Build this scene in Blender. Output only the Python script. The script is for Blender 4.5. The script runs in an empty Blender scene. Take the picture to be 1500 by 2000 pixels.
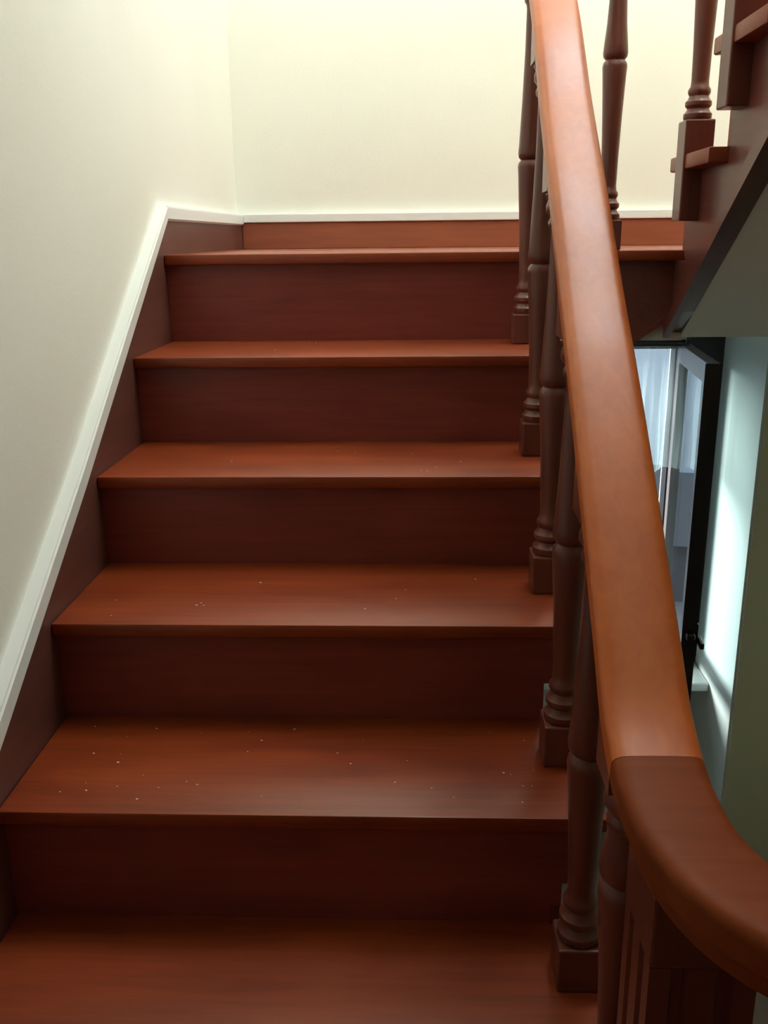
import bpy, bmesh, math, random
from mathutils import Vector, Matrix
random.seed(7)
SC = bpy.context.scene
COL = SC.collection

# ------------------------------------------------------------------ camera
def camera():
    p, y, ro = math.radians(16.52), math.radians(-2.2413), math.radians(-0.6186)
    fw = Vector((math.sin(y)*math.cos(p), math.cos(y)*math.cos(p), -math.sin(p)))
    rt = Vector((math.cos(y), -math.sin(y), 0)); up = rt.cross(fw)
    c, s = math.cos(ro), math.sin(ro)
    r2 = rt*c + up*s; u2 = up*c - rt*s
    cd = bpy.data.cameras.new('camera'); cam = bpy.data.objects.new('camera', cd); COL.objects.link(cam)
    cd.sensor_fit = 'HORIZONTAL'; cd.sensor_width = 36; cd.lens = 36*1808/1500; cd.clip_start = .02; cd.clip_end = 300
    m = Matrix((( r2.x, u2.x, -fw.x, .5876), (r2.y, u2.y, -fw.y, -1.0803), (r2.z, u2.z, -fw.z, .9442), (0, 0, 0, 1)))
    cam.matrix_world = m; SC.camera = cam
camera()

# ------------------------------------------------------------------ sky, light, exposure
SKY_STRENGTH = 2.1
W = bpy.data.worlds.new('overcast_sky'); SC.world = W; W.use_nodes = True
nt = W.node_tree; nt.nodes.clear()
wo = nt.nodes.new('ShaderNodeOutputWorld'); bg = nt.nodes.new('ShaderNodeBackground')
tc = nt.nodes.new('ShaderNodeTexCoord'); sx = nt.nodes.new('ShaderNodeSeparateXYZ'); cr = nt.nodes.new('ShaderNodeValToRGB')
nt.links.new(tc.outputs['Generated'], sx.inputs[0]); nt.links.new(sx.outputs['Z'], cr.inputs[0])
cr.color_ramp.elements[0].color = (.80, .93, .95, 1); cr.color_ramp.elements[1].color = (.62, .80, 1, 1)
nt.links.new(cr.outputs[0], bg.inputs[0]); bg.inputs[1].default_value = SKY_STRENGTH
nt.links.new(bg.outputs[0], wo.inputs[0])

def area(name, loc, target, sx_, sy_, power, col):
    l = bpy.data.lights.new(name, 'AREA'); l.shape = 'RECTANGLE'; l.size = sx_; l.size_y = sy_; l.energy = power; l.color = col
    o = bpy.data.objects.new(name, l); COL.objects.link(o); o.location = loc
    o.rotation_euler = (Vector(target)-Vector(loc)).to_track_quat('-Z', 'Y').to_euler()
    return o
# daylight entering by the tall upstairs window, above and behind the viewer
area('upstairs_window_daylight', (.62, -2.60, 3.15), (1.0, 2.1, 1.6), .9, 1.1, 95, (.93, .97, 1.0))
# hazy bright sky low in the west, shining in by the lower window on to the alcove wall
sl = bpy.data.lights.new('hazy_sun', 'SUN'); sl.energy = 6; sl.angle = math.radians(16); sl.color = (.86, 1.0, .95)
so = bpy.data.objects.new('hazy_sun', sl); COL.objects.link(so)
so.rotation_euler = Vector((.82, -.42, -.17)).to_track_quat('-Z', 'Y').to_euler()
# added cool area lamp at the solid right wall, for the left wall's patch
sw = area('cool_patch_light', (1.975, 1.15, 2.25), (0, 1.15, 1.75), .45, .9, 4.0, (.50, .74, 1.0)); sw.data.spread = math.radians(100)
# area lamp added under the closed ceiling to brighten treads and back wall
area('overhead_area_light', (1.5, 1.0, 3.92), (1.45, 1.05, 0), .9, 1.3, 46, (.96, .98, 1.0))

VS = SC.view_settings
SC.display_settings.display_device = 'sRGB'
VS.view_transform = 'Standard'; VS.look = 'None'; VS.gamma = 1; VS.use_curve_mapping = False
VS.exposure = 0.30
SC.cycles.max_bounces = 10; SC.cycles.diffuse_bounces = 6; SC.cycles.caustics_reflective = False

# ------------------------------------------------------------------ materials
def new_mat(name):
    m = bpy.data.materials.new(name); m.use_nodes = True
    return m, m.node_tree, m.node_tree.nodes['Principled BSDF']

def wood(name, light, dark, axis='X', rough=.38, coat=.25, grain=1.0, blotch=.5, spec=.4):
    m, t, b = new_mat(name)
    L = t.links.new; N = t.nodes.new
    tc = N('ShaderNodeTexCoord'); mp = N('ShaderNodeMapping')
    sc = {'X': (2.2, 42, 42), 'Y': (42, 2.2, 42), 'Z': (42, 42, 2.2)}[axis]
    mp.inputs['Scale'].default_value = sc
    L(tc.outputs['Object'], mp.inputs[0])
    n1 = N('ShaderNodeTexNoise'); n1.inputs['Scale'].default_value = 1.6; n1.inputs['Detail'].default_value = 7; n1.inputs['Distortion'].default_value = .9
    L(mp.outputs[0], n1.inputs['Vector'])
    mp2 = N('ShaderNodeMapping'); mp2.inputs['Scale'].default_value = {'X': (2.5, 7, 7), 'Y': (7, 2.5, 7), 'Z': (7, 7, 2.5)}[axis]
    L(tc.outputs['Object'], mp2.inputs[0])
    n2 = N('ShaderNodeTexNoise'); n2.inputs['Scale'].default_value = 1.3; n2.inputs['Detail'].default_value = 4; n2.inputs['Distortion'].default_value = .6
    L(mp2.outputs[0], n2.inputs['Vector'])
    mix = N('ShaderNodeMath'); mix.operation = 'MULTIPLY_ADD'
    mix.inputs[1].default_value = .55*grain; L(n1.outputs['Fac'], mix.inputs[0])
    m2 = N('ShaderNodeMath'); m2.operation = 'MULTIPLY_ADD'; m2.inputs[1].default_value = blotch*1.3; m2.inputs[2].default_value = .5-.275*grain-.65*blotch
    L(n2.outputs['Fac'], m2.inputs[0]); L(m2.outputs[0], mix.inputs[2])
    r = N('ShaderNodeValToRGB'); r.color_ramp.elements[0].position = .25; r.color_ramp.elements[1].position = .78
    r.color_ramp.elements[0].color = (*dark, 1); r.color_ramp.elements[1].color = (*light, 1)
    L(mix.outputs[0], r.inputs[0]); L(r.outputs[0], b.inputs['Base Color'])
    rr = N('ShaderNodeMapRange'); rr.inputs['To Min'].default_value = rough-.06; rr.inputs['To Max'].default_value = rough+.10
    L(n2.outputs['Fac'], rr.inputs[0]); L(rr.outputs[0], b.inputs['Roughness'])
    b.inputs['Specular IOR Level'].default_value = spec; b.inputs['Coat Weight'].default_value = coat; b.inputs['Coat Roughness'].default_value = .22
    bp = N('ShaderNodeBump'); bp.inputs['Strength'].default_value = .12; bp.inputs['Distance'].default_value = .002
    L(n1.outputs['Fac'], bp.inputs['Height']); L(bp.outputs[0], b.inputs['Normal'])
    return m

def plaster(name, col, var=.04, rough=.85, bump=.15):
    m, t, b = new_mat(name); L = t.links.new; N = t.nodes.new
    tc = N('ShaderNodeTexCoord')
    n = N('ShaderNodeTexNoise'); n.inputs['Scale'].default_value = 2.2; n.inputs['Detail'].default_value = 5
    L(tc.outputs['Object'], n.inputs['Vector'])
    r = N('ShaderNodeValToRGB')
    r.color_ramp.elements[0].color = (*[c*(1-var) for c in col], 1); r.color_ramp.elements[1].color = (*[min(1, c*(1+var)) for c in col], 1)
    L(n.outputs['Fac'], r.inputs[0]); L(r.outputs[0], b.inputs['Base Color'])
    b.inputs['Roughness'].default_value = rough
    f = N('ShaderNodeTexNoise'); f.inputs['Scale'].default_value = 160; f.inputs['Detail'].default_value = 3
    L(tc.outputs['Object'], f.inputs['Vector'])
    bp = N('ShaderNodeBump'); bp.inputs['Strength'].default_value = bump; bp.inputs['Distance'].default_value = .002
    L(f.outputs['Fac'], bp.inputs['Height']); L(bp.outputs[0], b.inputs['Normal'])
    return m

M = dict(
    tread=wood('stained_tread_wood', (.315, .050, .006), (.15, .020, .004), 'X', .46, .22),
    riser=wood('dark_riser_wood', (.27, .052, .036), (.16, .028, .021), 'X', .45, .20),
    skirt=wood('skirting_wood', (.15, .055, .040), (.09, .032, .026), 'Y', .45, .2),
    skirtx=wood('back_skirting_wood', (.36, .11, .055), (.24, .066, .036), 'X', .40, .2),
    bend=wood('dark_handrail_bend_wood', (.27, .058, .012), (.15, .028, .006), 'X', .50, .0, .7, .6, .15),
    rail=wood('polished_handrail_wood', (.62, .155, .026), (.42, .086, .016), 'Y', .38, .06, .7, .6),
    bal=wood('turned_baluster_wood', (.17, .045, .028), (.10, .026, .018), 'Z', .36, .3),
    string=wood('stringer_wood', (.17, .042, .026), (.085, .022, .016), 'Y', .38, .3),
    cream=plaster('cream_wall_paint', (.83, .845, .785)),
    olive=plaster('olive_cream_wall_paint', (.76, .73, .54)),
    soffit=plaster('grey_soffit_paint', (.80, .79, .73)),
    white=plaster('white_trim_paint', (.80, .83, .83), .02, .4, .03),
    sill=plaster('pale_stone_sill', (.78, .82, .80), .05, .35, .03),
    grey=wood('dark_floor_boards', (.30, .21, .15), (.20, .14, .10), 'Y', .45, .15),
    frame=wood('dark_window_frame', (.030, .022, .022), (.015, .012, .014), 'Z', .35, .3),
    sash=wood('mauve_brown_sash', (.30, .23, .24), (.22, .17, .18), 'Z', .35, .3),
    facade=plaster('pale_grey_render', (.42, .47, .54), .08, .9, 0),
    dusk=plaster('dark_brick_render', (.06, .05, .055), .25, .9, 0),
    roof=plaster('slate_roof', (.05, .048, .052), .3, .9, 0),
    bright=plaster('pale_window_board', (.85, .85, .82), .02, .5, 0),
    ground=plaster('yard_concrete', (.16, .16, .15), .2, .9, 0),
    dust=plaster('dust_crumbs', (.75, .66, .58), .1, .9, 0),
)
m, t, b = new_mat('dark_metal'); b.inputs['Base Color'].default_value = (.06, .055, .05, 1); b.inputs['Metallic'].default_value = .8; b.inputs['Roughness'].default_value = .35; M['metal'] = m
m, t, b = new_mat('window_glass'); t.nodes.remove(b); o_ = [n for n in t.nodes if n.type == 'OUTPUT_MATERIAL'][0]
lw = t.nodes.new('ShaderNodeLayerWeight'); lw.inputs[0].default_value = .5
pw = t.nodes.new('ShaderNodeMath'); pw.operation = 'POWER'; pw.inputs[1].default_value = 4; t.links.new(lw.outputs['Facing'], pw.inputs[0])
fr = t.nodes.new('ShaderNodeMath'); fr.operation = 'MULTIPLY_ADD'; fr.inputs[1].default_value = .93; fr.inputs[2].default_value = .04; t.links.new(pw.outputs[0], fr.inputs[0])
g_ = t.nodes.new('ShaderNodeBsdfGlossy'); g_.inputs['Roughness'].default_value = .02; g_.inputs[0].default_value = (.95, .97, 1, 1)
tp = t.nodes.new('ShaderNodeBsdfTransparent'); tp.inputs[0].default_value = (.90, .96, .96, 1); mx = t.nodes.new('ShaderNodeMixShader')
t.links.new(fr.outputs[0], mx.inputs[0]); t.links.new(tp.outputs[0], mx.inputs[1]); t.links.new(g_.outputs[0], mx.inputs[2]); t.links.new(mx.outputs[0], o_.inputs[0]); M['glass'] = m
m, t, b = new_mat('sheer_curtain')
t.nodes.remove(b); o_ = [n for n in t.nodes if n.type == 'OUTPUT_MATERIAL'][0]
d = t.nodes.new('ShaderNodeBsdfDiffuse'); d.inputs[0].default_value = (.80, .88, .88, 1)
tr = t.nodes.new('ShaderNodeBsdfTranslucent'); tr.inputs[0].default_value = (.72, .82, .83, 1)
mx = t.nodes.new('ShaderNodeMixShader'); mx.inputs[0].default_value = .6
tp = t.nodes.new('ShaderNodeBsdfTransparent'); m3 = t.nodes.new('ShaderNodeMixShader'); m3.inputs[0].default_value = .62
t.links.new(d.outputs[0], mx.inputs[1]); t.links.new(tr.outputs[0], mx.inputs[2]); t.links.new(mx.outputs[0], m3.inputs[1]); t.links.new(tp.outputs[0], m3.inputs[2]); t.links.new(m3.outputs[0], o_.inputs[0]); M['curtain'] = m

# ------------------------------------------------------------------ helpers
def box(bm, x0, x1, y0, y1, z0, z1, bev=0, seg=2):
    r = bmesh.ops.create_cube(bm, size=1)
    vs = r['verts']
    for v in vs:
        v.co = Vector((x0+(v.co.x+.5)*(x1-x0), y0+(v.co.y+.5)*(y1-y0), z0+(v.co.z+.5)*(z1-z0)))
    if bev:
        es = list({e for v in vs for e in v.link_edges})
        bmesh.ops.bevel(bm, geom=es, offset=bev, segments=seg, affect='EDGES', profile=.5)
    return bm

def prism(bm, pts, axis, a, b):
    """pts: 2-D outline; axis 'x' extrudes an outline in (y, z), 'y' one in (x, z)."""
    def mk(p, t): return (t, p[0], p[1]) if axis == 'x' else ((p[0], t, p[1]) if axis == 'y' else (p[0], p[1], t))
    A = [bm.verts.new(mk(p, a)) for p in pts]; B = [bm.verts.new(mk(p, b)) for p in pts]
    n = len(pts)
    bm.faces.new(A); bm.faces.new(B[::-1])
    for i in range(n):
        bm.faces.new((A[i], B[i], B[(i+1) % n], A[(i+1) % n]))
    bmesh.ops.recalc_face_normals(bm, faces=bm.faces[:])
    return bm

def lathe(bm, prof, seg=24, x=0, y=0):
    rings = []
    for r, z in prof:
        rings.append([bm.verts.new((x+r*math.cos(2*math.pi*i/seg), y+r*math.sin(2*math.pi*i/seg), z)) for i in range(seg)])
    for a, b in zip(rings, rings[1:]):
        for i in range(seg):
            bm.faces.new((a[i], a[(i+1) % seg], b[(i+1) % seg], b[i]))
    bm.faces.new(rings[0][::-1]); bm.faces.new(rings[-1])
    return bm

def sweep(bm, path, section):
    """section: (side, up) outline, carried along path; up stays near vertical."""
    rings = []
    n = len(path)
    for i, p in enumerate(path):
        p = Vector(p)
        tg = (Vector(path[min(i+1, n-1)]) - Vector(path[max(i-1, 0)])).normalized()
        side = tg.cross(Vector((0, 0, 1))).normalized(); up = side.cross(tg).normalized()
        rings.append([bm.verts.new(p + side*s + up*u) for s, u in section])
    k = len(section)
    for a, b in zip(rings, rings[1:]):
        for j in range(k):
            bm.faces.new((a[j], a[(j+1) % k], b[(j+1) % k], b[j]))
    bm.faces.new(rings[0][::-1]); bm.faces.new(rings[-1])
    bmesh.ops.recalc_face_normals(bm, faces=bm.faces[:])
    return bm

def obj(name, bm, mat, parent=None, smooth=False, kind=None, label=None, cat=None, group=None):
    me = bpy.data.meshes.new(name); bm.to_mesh(me); bm.free()
    if isinstance(mat, str): mat = M[mat]
    me.materials.append(mat)
    if smooth:
        for p in me.polygons: p.use_smooth = True
        try: me.set_sharp_from_angle(angle=math.radians(35))
        except Exception: pass
    o = bpy.data.objects.new(name, me); COL.objects.link(o)
    if parent: 
        o.parent = parent; o.location = -Vector(parent.location)
        if parent.parent is None and parent.type == 'MESH': o.location = (0, 0, 0)
    if kind: o['kind'] = kind
    if label: o['label'] = label
    if cat: o['category'] = cat
    if group: o['group'] = group
    return o
def sub(name, bm, mat, parent, **k):
    o = obj(name, bm, mat, None, **k); o.parent = parent; return o
def thing(name, loc, label, cat, group=None):
    o = bpy.data.objects.new(name, None); COL.objects.link(o); o.location = loc; o.empty_display_size = .05
    o['label'] = label; o['category'] = cat
    if group: o['group'] = group
    return o
def NB(): return bmesh.new()

# ------------------------------------------------------------------ stair data (metres)
YN = [.015, .266, .536, .816, 1.113]             # front of each nosing; the last is the upper landing
ZN = [.184, .358, .531, .712, .911]              # top of each tread
OV = .018                                        # nosing overhang
TT = .022                                        # tread thickness
XR = .800                                        # open side of the flight (outer string face)
YB = 2.125; WL = -.02; ZL = .911

# ------------------------------------------------------------------ large structure
bm = NB(); box(bm, WL-.12, WL, -2.7, YB+.22, -1.4, 4.0); obj('wall_left', bm, 'cream', kind='structure')
# back wall with the lower window opening
wx0, wx1, wz0, wz1 = .35, 1.50, -.58, .60
bm = NB()
Y0, Y1 = YB+.02, YB+.22
box(bm, WL, wx0, Y0, Y1, -1.4, .70); box(bm, wx1, 2.02, Y0, Y1, -1.4, .70)
box(bm, wx0, wx1, Y0, Y1, -1.4, wz0); box(bm, wx0, wx1, Y0, Y1, wz1, .70)
box(bm, WL, 2.02, Y0, Y1, .70, 4.0)
obj('wall_back', bm, 'cream', kind='structure')
bm = NB(); box(bm, 2.0, 2.12, -2.7, YB+.02, -1.4, 4.0); obj('wall_right', bm, 'olive', kind='structure')
# projecting pier beside the window alcove, and its white lit return
bm = NB(); box(bm, 1.625, 2.0, 1.70, YB+.02, -1.26, .70); obj('wall_pier', bm, 'olive', kind='structure')
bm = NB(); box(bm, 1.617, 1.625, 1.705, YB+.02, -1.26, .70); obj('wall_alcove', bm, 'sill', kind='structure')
bm = NB(); box(bm, WL, 2.0, -2.82, -2.7, -1.4, 2.55); box(bm, WL, .15, -2.82, -2.7, 2.55, 4); box(bm, 1.10, 2.0, -2.82, -2.7, 2.55, 4); box(bm, .15, 1.10, -2.82, -2.7, 3.75, 4)
obj('wall_front', bm, 'cream', kind='structure')
bm = NB(); box(bm, WL-.12, 2.12, -2.82, YB+.22, 4.0, 4.12); obj('ceiling', bm, 'cream', kind='structure')
bm = NB(); box(bm, WL, 1.0, -2.7, .10, 2.36, 2.50); box(bm, 1.0, 2.0, -2.7, -1.2, 2.36, 2.50); obj('floor_upper', bm, 'cream', kind='structure')  # unseen upper floor, edge drawn out over the flight to shade the foreground
bm = NB(); box(bm, WL, 2.0, -2.7, YB+.02, -1.40, -1.26); obj('floor', bm, 'grey', kind='structure')
# skirtings
def ZS(y):   # underside of the white trim on the left wall
    P = [(-3, .12), (-.2, .12), (.064, .276), (.468, .527), (.80, .748), (1.158, .988), (3, .988)]
    for (a, za), (b, zb) in zip(P, P[1:]):
        if a <= y <= b: return za+(zb-za)*(y-a)/(b-a)
ys = [-2.6, -.2, .064, .468, .80, 1.158, YB+.02]
bot = [-.36, -.36, -.1, .12, .35, .62, .62]
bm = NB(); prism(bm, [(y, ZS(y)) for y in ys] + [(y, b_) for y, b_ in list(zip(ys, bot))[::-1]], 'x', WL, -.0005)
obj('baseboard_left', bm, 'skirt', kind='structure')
bm = NB()
top = [(y, ZS(y)+.032 if y > 1.0 or y < -.19 else ZS(y)+.040) for y in ys]
prism(bm, [(y, ZS(y)-.001) for y in ys] + top[::-1], 'x', WL, .006)
bmesh.ops.bevel(bm, geom=[e for e in bm.edges if all(abs(v.co.x-.006) < 1e-5 for v in e.verts) and abs(e.verts[0].co.y-e.verts[1].co.y) > .01], offset=.004, segments=2, affect='EDGES')
obj('trim_1', bm, 'white', kind='structure')
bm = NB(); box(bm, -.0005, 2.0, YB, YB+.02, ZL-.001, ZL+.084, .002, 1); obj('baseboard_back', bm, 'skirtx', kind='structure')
bm = NB(); box(bm, .006, 2.0, YB-.006, YB+.02, ZL+.084, ZL+.112, .003); obj('trim_2', bm, 'white', kind='structure')
bm = NB(); box(bm, 1.625, 2.0, 1.685, 1.70, -1.26, -1.185, .002, 1); obj('baseboard_pier', bm, 'frame', kind='structure')

# ------------------------------------------------------------------ lower flight (the one climbed in the picture)
fl = thing('stair_flight', (.4, 0, 0), 'reddish brown wooden stair flight climbing away beside the cream left wall', 'staircase')
steps = list(zip(YN[:4], ZN[:4]))
for i, (y, z) in enumerate(steps):
    yn = steps[i+1][0] if i+1 < len(steps) else YN[4]
    bm = NB(); box(bm, 0, XR+.045, y, yn+OV+.012, z-TT, z, .0035, 2)
    obj('tread', bm, 'tread', fl, smooth=True)
    zb = steps[i-1][1] if i else 0.0
    bm = NB(); prism(bm, [(0, zb), (XR-.010 if i < 2 else XR+.022, zb), (XR-.010 if i < 2 else XR+.022, zb+.066), (XR+.016+.004*i, zb+.068), (XR+.016+.004*i, z-TT), (0, z-TT)], 'y', y+OV, y+OV+.014)
    obj('riser', bm, 'riser', fl)
bm = NB(); box(bm, 0, XR+.030, YN[4]+OV, YN[4]+OV+.012, ZN[3], ZL-.0245); obj('riser', bm, 'riser', fl)
# cut outer string, following the steps on top and the slope underneath
pts = []
for i, (y, z) in enumerate(steps):
    yn = steps[i+1][0] if i+1 < len(steps) else YN[4]
    pts += [(y+OV+.014, z-TT), (yn+OV+.014, z-TT)]
pts += [(1.13, .66), (.030, -.05), (.030, 0.0)]
bm = NB(); prism(bm, pts, 'x', XR-.026, XR-.0125); obj('stringer', bm, 'string', fl)
# plastered underside
bm = NB(); prism(bm, [(.03, -.05), (1.12, .66), (1.12, .69), (.03, -.02)], 'x', 0, XR-.027); obj('soffit', bm, 'soffit', fl)

# ------------------------------------------------------------------ quarter landings
ld = thing('stair_landing', (1.0, 1.6, .70), 'reddish brown half-landing at the top of the six visible steps, below the back wall', 'landing')
bm = NB(); box(bm, .0005, 1.995, YN[4], YB-.0005, ZL-.024, ZL, .004, 2); obj('floor_board', bm, 'tread', ld, smooth=True)
bm = NB(); box(bm, 0, 1.205, 1.146, 1.22, .705, ZL-.024); box(bm, 0, 1.995, 1.22, YB+.018, .705, ZL-.024); obj('slab', bm, 'soffit', ld)
bm = NB(); prism(bm, [(XR+.031, ZL-.024), (1.21, ZL-.024), (1.21, .79), (1.19, .775), (1.09, .707), (.90, .655), (XR+.031, .655)], 'y', 1.131, 1.1455)
obj('fascia', bm, 'string', ld)
bm = NB(); prism(bm, [(1.21, .797), (1.19, .782), (1.09, .716), (.90, .665), (XR+.031, .665), (XR+.031, .652), (.90, .652), (1.09, .702), (1.19, .768), (1.21, .783)], 'y', 1.122, 1.131)
obj('fascia_moulding', bm, 'string', ld)
l2 = thing('stair_landing', (.4, -1.5, 0), 'wooden landing at the foot of the flight, beside the turned newel end', 'landing')
bm = NB(); prism(bm, [(.001, .033), (.001, -2.69), (1.99, -2.69), (1.99, -.66), (1.0, -.66), (.845, -.50), (.845, .033)], 'z', -.024, 0); obj('floor_board', bm, 'tread', l2)
bm = NB(); prism(bm, [(.001, .03), (.001, -2.69), (1.99, -2.69), (1.99, -.68), (.99, -.68), (.815, -.49), (.815, .03)], 'z', -.20, -.024); obj('slab', bm, 'string', l2)

# ------------------------------------------------------------------ return flight (upper right), rising towards the viewer
XU = 1.172
f2 = thing('stair_flight', (1.6, 1.1, ZL), 'upper stair flight at right rising towards the viewer, grey underside', 'staircase')
UY = [1.095-.255*k for k in range(9)]; UZ = [1.103+.190*k for k in range(9)]
for k in range(8):
    y, z = UY[k], UZ[k]; yn = UY[k+1]
    bm = NB(); box(bm, XU-.036, 1.995, yn-.025, y, z-.03, z, .004, 2); obj('tread', bm, 'tread', f2, smooth=True)
    zb = UZ[k-1] if k else ZL
    bm = NB(); box(bm, XU, 1.995, y-.032, y-.018, zb, z-.03); obj('riser', bm, 'riser', f2)
# string: stepped top edge, straight lower edge
pts = [(UY[0]-.032, ZL)]
for k in range(8):
    pts += [(UY[k]-.032, UZ[k]-.03), (UY[k+1]-.032, UZ[k]-.03)]
lo = lambda y: .783+(1.043-y)*.675
pts += [(UY[8]-.032, lo(UY[8])), (1.05, lo(1.05)), (1.146, lo(1.146)+.01), (1.146, ZL-.024), (1.113, ZL-.024), (1.05, ZL-.024)]
bm = NB(); prism(bm, pts, 'x', XU, XU+.03); obj('stringer', bm, 'string', f2)
bm = NB(); prism(bm, [(1.13, lo(1.13)-.012), (1.13, lo(1.13)+.028), (UY[8], lo(UY[8])+.028), (UY[8], lo(UY[8])-.012)], 'x', XU-.016, XU+.0)
obj('stringer_moulding', bm, 'string', f2)
bm = NB(); prism(bm, [(1.15, lo(1.15)+.001), (1.15, lo(1.15)+.03), (-.93, lo(-.93)+.03), (-.93, lo(-.93)+.001)], 'x', XU+.03, 1.995)
obj('soffit', bm, 'soffit', f2)

# ------------------------------------------------------------------ railing
BX = lambda y: .797+.027*(y+.067)
rl = thing('stair_railing', (.8, 0, 0), 'polished reddish brown handrail on turned balusters, right of the steps', 'railing')
ctrl = [(1.06, 1.588), (.663, 1.323), (.449, 1.148), (.254, 1.004), (.101, .886), (-.002, .813), (-.112, .730), (-.206, .656), (-.286, .592), (-.345, .546)]
path = []
def cat_rom(P, n=8):
    out = []
    for i in range(len(P)-1):
        p0 = P[max(i-1, 0)]; p1 = P[i]; p2 = P[i+1]; p3 = P[min(i+2, len(P)-1)]
        for k in range(n):
            t_ = k/n
            out.append(Vector([.5*((2*b)+(-a+c)*t_+(2*a-5*b+4*c-d_)*t_*t_+(-a+3*b-3*c+d_)*t_**3) for a, b, c, d_ in zip(p0, p1, p2, p3)]))
    out.append(Vector(P[-1])); return out
lower = [(BX(y), y, z) for y, z in ctrl[::-1]]
curve = [(1.98, -.655, .50), (1.5, -.655, .50), (1.15, -.652, .50), (1.04, -.640, .50), (.96, -.615, .50), (.89, -.578, .50), (.828, -.528, .501), (.800, -.472, .505), (.790, -.41, .518)]
upper = [(.850, 1.125, 1.60), (.90, 1.165, 1.605), (1.0, 1.178, 1.61), (1.10, 1.165, 1.62), (1.16, 1.12, 1.65), (1.185, 1.04, 1.71), (1.187, .6, 2.04), (1.187, .1, 2.41), (1.187, -.4, 2.79)]
path = cat_rom(curve+lower+upper, 6)
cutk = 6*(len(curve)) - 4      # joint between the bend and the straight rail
RW, RH = .039, .052
sec = []
def arc(cx, cy, r, a0, a1, n=4): return [(cx+r*math.cos(math.radians(a0+(a1-a0)*i/n)), cy+r*math.sin(math.radians(a0+(a1-a0)*i/n))) for i in range(n+1)]
r_ = .011
sec = arc(RW-r_, -r_, r_, 0, 90) + [(RW-r_-.003, .0004), (.010, .0008), (-.010, .0008), (-RW+r_+.003, .0004)] + arc(-RW+r_, -r_, r_, 90, 180) + [(-RW+.001, -.030), (-RW+.008, -.038), (-RW+.010, -RH), (RW-.010, -RH), (RW-.008, -.038), (RW-.001, -.030)]
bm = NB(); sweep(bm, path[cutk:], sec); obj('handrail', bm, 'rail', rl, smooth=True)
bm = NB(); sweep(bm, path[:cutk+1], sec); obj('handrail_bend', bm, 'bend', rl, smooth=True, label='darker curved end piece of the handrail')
def rail_z(y, side='low'):
    P = sorted(ctrl)
    if y <= P[0][0]: return .52
    for (a, za), (b, zb) in zip(P, P[1:]):
        if a <= y <= b: return za+(zb-za)*(y-a)/(b-a)
    return 1.59

def baluster(parent, x, y, z0, z1, joint, label=None, rot=0, drop=0):
    """turned baluster between tread (z0) and rail underside (z1); V joint at height joint above z0."""
    H = z1-z0; J = joint; bw = .030
    def Tr(b_):
        for v in b_.verts: v.co = Vector((x, y, z0)) + Matrix.Rotation(rot, 3, 'Z') @ v.co
        return b_
    prof = [(.024, .062), (.0285, .070), (.0285, .078), (.024, .083), (.0215, .088), (.0265, .094), (.0265, .101), (.022, .106), (.0195, .112), (.0225, .118), (.0225, .124), (.0185, .130),
            (.0175, .140), (.0185, J*.5), (.0215, J*.72), (.0255, J-.030), (.0268, J-.014), (.0255, J-.006), (.0205, J),
            (.0255, J+.006), (.0268, J+.014), (.0255, J+.03), (.0215, J+.28*(H-J)), (.0185, J+.5*(H-J)), (.0175, H-.13), (.0185, H-.122), (.0225, H-.116), (.0225, H-.110), (.0195, H-.104),
            (.0265, H-.094), (.0265, H-.086), (.024, H-.078), (.0285, H-.070), (.024, H-.062)]
    bm = NB(); lathe(bm, prof, 28); Tr(bm)
    o = obj('baluster', bm, 'bal', parent, smooth=True, label=label)
    bm = NB(); box(bm, -bw, bw, -bw, bw, -drop, .066, .003, 2); Tr(bm); sub('base_block', bm, 'bal', o)
    bm = NB(); box(bm, -bw, bw, -bw, bw, H-.066, H+.02); 
    Tr(bm); sub('top_block', bm, 'bal', o)
    return o
base = [(-.067, 0.0, .335), (.172, .184, .343), (.431, .358, .351), (.722, .531, .363), (1.050, .712, .388)]
for y, z, j in base:
    baluster(rl, BX(y), y, z, rail_z(y)-.060, j)
baluster(rl, .792, -.300, 0, .515, .335)
baluster(rl, .868, -.572, 0, .448, .24, rot=.6)
for i in range(6):
    baluster(rl, 1.03+.165*i, -.652, 0, .448, .24)
# fluted square newel under the bend of the handrail
bm = NB(); nw = .043; nx_, ny_ = .814, -.428
out = []
for a, (dx, dy, ex, ey) in enumerate([(-1, -1, 1, 0), (1, -1, 0, 1), (1, 1, -1, 0), (-1, 1, 0, -1)]):
    for f, dp in ((0, 0), (.20, 0), (.24, .006), (.33, .006), (.37, 0), (.62, 0), (.66, .006), (.76, .006), (.80, 0)):
        px_ = nw*(dx+2*f*ex); py_ = nw*(dy+2*f*ey); px_ += -dp*(-ey if False else 0); 
        inx, iny = -ey, ex
        out.append((nx_+px_+inx*dp, ny_+py_+iny*dp))
prism(bm, out, 'z', .10, .385)
nwl = obj('newel_post', bm, 'bal', rl)
bm = NB(); box(bm, nx_-nw-.006, nx_+nw+.006, ny_-nw-.006, ny_+nw+.006, 0, .10, .004); sub('newel_base', bm, 'bal', nwl)
bm = NB(); box(bm, nx_-nw-.0012, nx_+nw+.0012, ny_-nw-.0012, ny_+nw+.0012, .385, .452, .003); sub('newel_cap', bm, 'bal', nwl)
baluster(rl, 1.015, 1.150, ZL, 1.56, .398)
for k in range(6):
    y = UY[k]-.090
    zr = 1.71+(1.04-y)*.752 if y < 1.04 else 1.70
    baluster(rl, XU-.010, y, UZ[k], zr-.07, .39, drop=.132)

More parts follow.
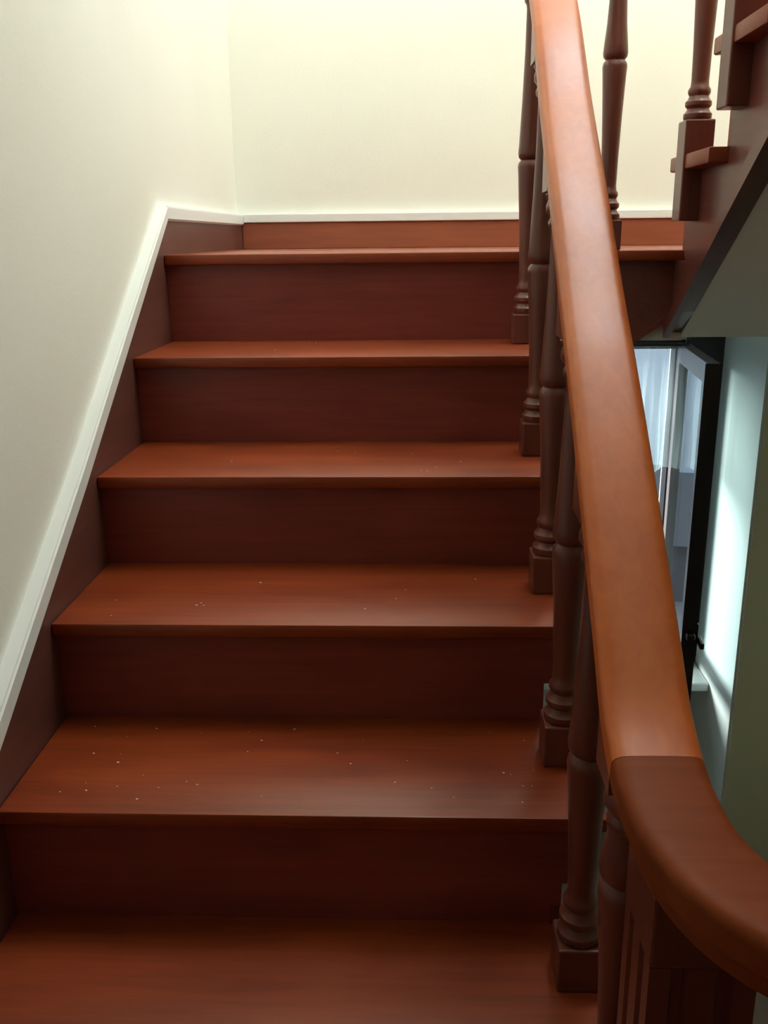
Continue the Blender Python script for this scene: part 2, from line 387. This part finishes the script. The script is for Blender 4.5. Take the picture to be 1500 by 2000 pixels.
# ------------------------------------------------------------------ lower window, sash, curtain, sill
w = bpy.data.objects.new('window_1', None); COL.objects.link(w); w.location = ((wx0+wx1)/2, YB+.03, wz0); w['kind'] = 'structure'
bm = NB(); fy0, fy1, ft = YB+.03, YB+.09, .032
box(bm, wx0, wx0+ft, fy0, fy1, wz0, wz1); box(bm, wx1-ft, wx1, fy0, fy1, wz0, wz1)
box(bm, wx0+ft, wx1-ft, fy0, fy1, wz1-ft, wz1); box(bm, wx0+ft, wx1-ft, fy0, fy1, wz0, wz0+ft)
box(bm, .60, .63, fy0, fy1, wz0+ft, wz1-ft)
obj('window_frame', bm, 'frame', w)
bm = NB(); box(bm, wx0+ft, .60, fy0+.02, fy0+.026, wz0+ft, wz1-ft); obj('glass_pane', bm, 'glass', w)
# open casement sash, swung in past square
H0 = Vector((1.490, YB+.02, 0)); H1 = Vector((1.428, 1.600, 0))
du = (H1-H0).normalized(); SWd = (H1-H0).length; dn = Vector((du.y, -du.x, 0))
def sash_box(bm, u0, u1, z0, z1, t0=-.018, t1=.018, bev=0):
    b2 = NB(); box(b2, u0, u1, t0, t1, z0, z1, bev)
    for v in b2.verts:
        v.co = H0 + du*v.co.x + dn*v.co.y + Vector((0, 0, v.co.z))
    bmesh.ops.recalc_face_normals(b2, faces=b2.faces[:])
    me = bpy.data.meshes.new('tmp'); b2.to_mesh(me); b2.free(); bm.from_mesh(me); bpy.data.meshes.remove(me)
bm = NB(); z0_, z1_ = wz0+.035, wz1-.01
sash_box(bm, 0, .055, z0_, z1_); sash_box(bm, SWd-.06, SWd, z0_, z1_); sash_box(bm, .055, SWd-.06, z1_-.06, z1_); sash_box(bm, .055, SWd-.06, z0_, z0_+.07)
sh = obj('casement_sash', bm, 'sash', w)
bm = NB(); sash_box(bm, SWd, SWd+.006, z0_, z1_, -.020, .024); sub('shaded_edge_strip', bm, 'frame', sh)  # dark strip puts the shade on the stile's free edge into colour
bm = NB(); sash_box(bm, .055, SWd-.06, z0_+.07, z1_-.06, -.003, .003); sub('sash_glass', bm, 'glass', sh)
bm = NB(); sash_box(bm, SWd-.035, SWd-.015, -.33, -.22, -.030, -.018, .003); sash_box(bm, SWd-.035, SWd+.030, -.285, -.265, -.042, -.028, .004); sash_box(bm, SWd, SWd+.034, -.255, -.235, -.012, .014, .004)
sub('handle', bm, 'metal', sh)
bm = NB(); box(bm, wx0-.03, 1.616, 1.93, YB+.02, wz0-.035, wz0-.004, .005); obj('window_sill', bm, 'sill', w)
# dark jamb lining between window and alcove wall
bm = NB(); box(bm, wx1, 1.617, YB-.02, YB+.02, wz0-.004, .70); obj('window_lining', bm, 'frame', w)
# sheer curtain
cu = thing('curtain', (1.0, 2.06, .58), 'short sheer white pleated curtain hanging in the lower window', 'curtain')
bm = NB(); nx = 150; top_, hem = wz1-.015, .165
grid = []
for i in range(nx+1):
    x = .37+(1.478-.37)*i/nx
    yy = 2.068+.016*math.sin(i*.62)+.007*math.sin(i*1.7+1)+.004*math.sin(i*.23)
    grid.append([bm.verts.new((x+.003*math.sin(i*.9+j), 2.068+(yy-2.068)*(.55+.45*j/8), top_+(hem+.006*math.sin(i*.35)-top_)*j/8)) for j in range(9)])
for i in range(nx):
    for j in range(8): bm.faces.new((grid[i][j], grid[i+1][j], grid[i+1][j+1], grid[i][j+1]))
obj('cloth', bm, 'curtain', cu, smooth=True)
bm = NB(); lathe(bm, [(.006, .37), (.006, 1.485)], 12)
for v in bm.verts: v.co = Vector((v.co.z, 2.068+v.co.x, top_+.006+v.co.y))
obj('curtain_rod', bm, 'metal', cu, smooth=True)

# ------------------------------------------------------------------ outside the lower window
bm = NB(); box(bm, -40, 40, 3, 70, -10.2, -10); obj('ground_outside', bm, 'ground', kind='structure')
b1 = thing('apartment_building', (4, 44, -10), 'pale grey apartment block seen through the lower window under the curtain hem', 'building')
bm = NB(); box(bm, -30, 32, 44, 52, -10, 7); obj('wall', bm, 'facade', b1)
b2_ = thing('house', (3, 27, -10), 'dark house with pale windows seen low in the lower window', 'building')
bm = NB(); box(bm, -22, 24, 27, 33, -10, -7.9); obj('wall', bm, 'dusk', b2_)
bm = NB(); prism(bm, [(26.4, -8.0), (30, -6.6), (33.6, -8.0)], 'x', -22.4, 24.4); obj('roof', bm, 'roof', b2_)
bm = NB(); box(bm, 9.4, 10.6, 28.5, 30, -7.5, -6.2); obj('chimney', bm, 'dusk', b2_)
for i in range(30):
    x = -20+i*1.45
    bm = NB(); box(bm, x, x+.75, 26.93, 26.999, -9.4, -8.5, .02, 1); obj('window', bm, 'bright', b2_)

# ------------------------------------------------------------------ dust crumbs on the treads
bm = NB()
for i in range(60):
    k = random.choice([0, 0, 0, 1, 1, 2, 3])
    x = random.uniform(.05, .76); y = random.uniform(YN[k]+.02, YN[k+1]-.01)
    s = random.uniform(.0006, .0017)
    r = bmesh.ops.create_icosphere(bm, subdivisions=1, radius=s)
    for v in r['verts']: v.co = Vector((x+v.co.x*random.choice([1, 1.8]), y+v.co.y, ZN[k]+s*.45+v.co.z*.5))
obj('dust_crumbs', bm, 'dust', kind='stuff', label='tiny pale dust crumbs and lint scattered over the wooden treads', cat='dust')
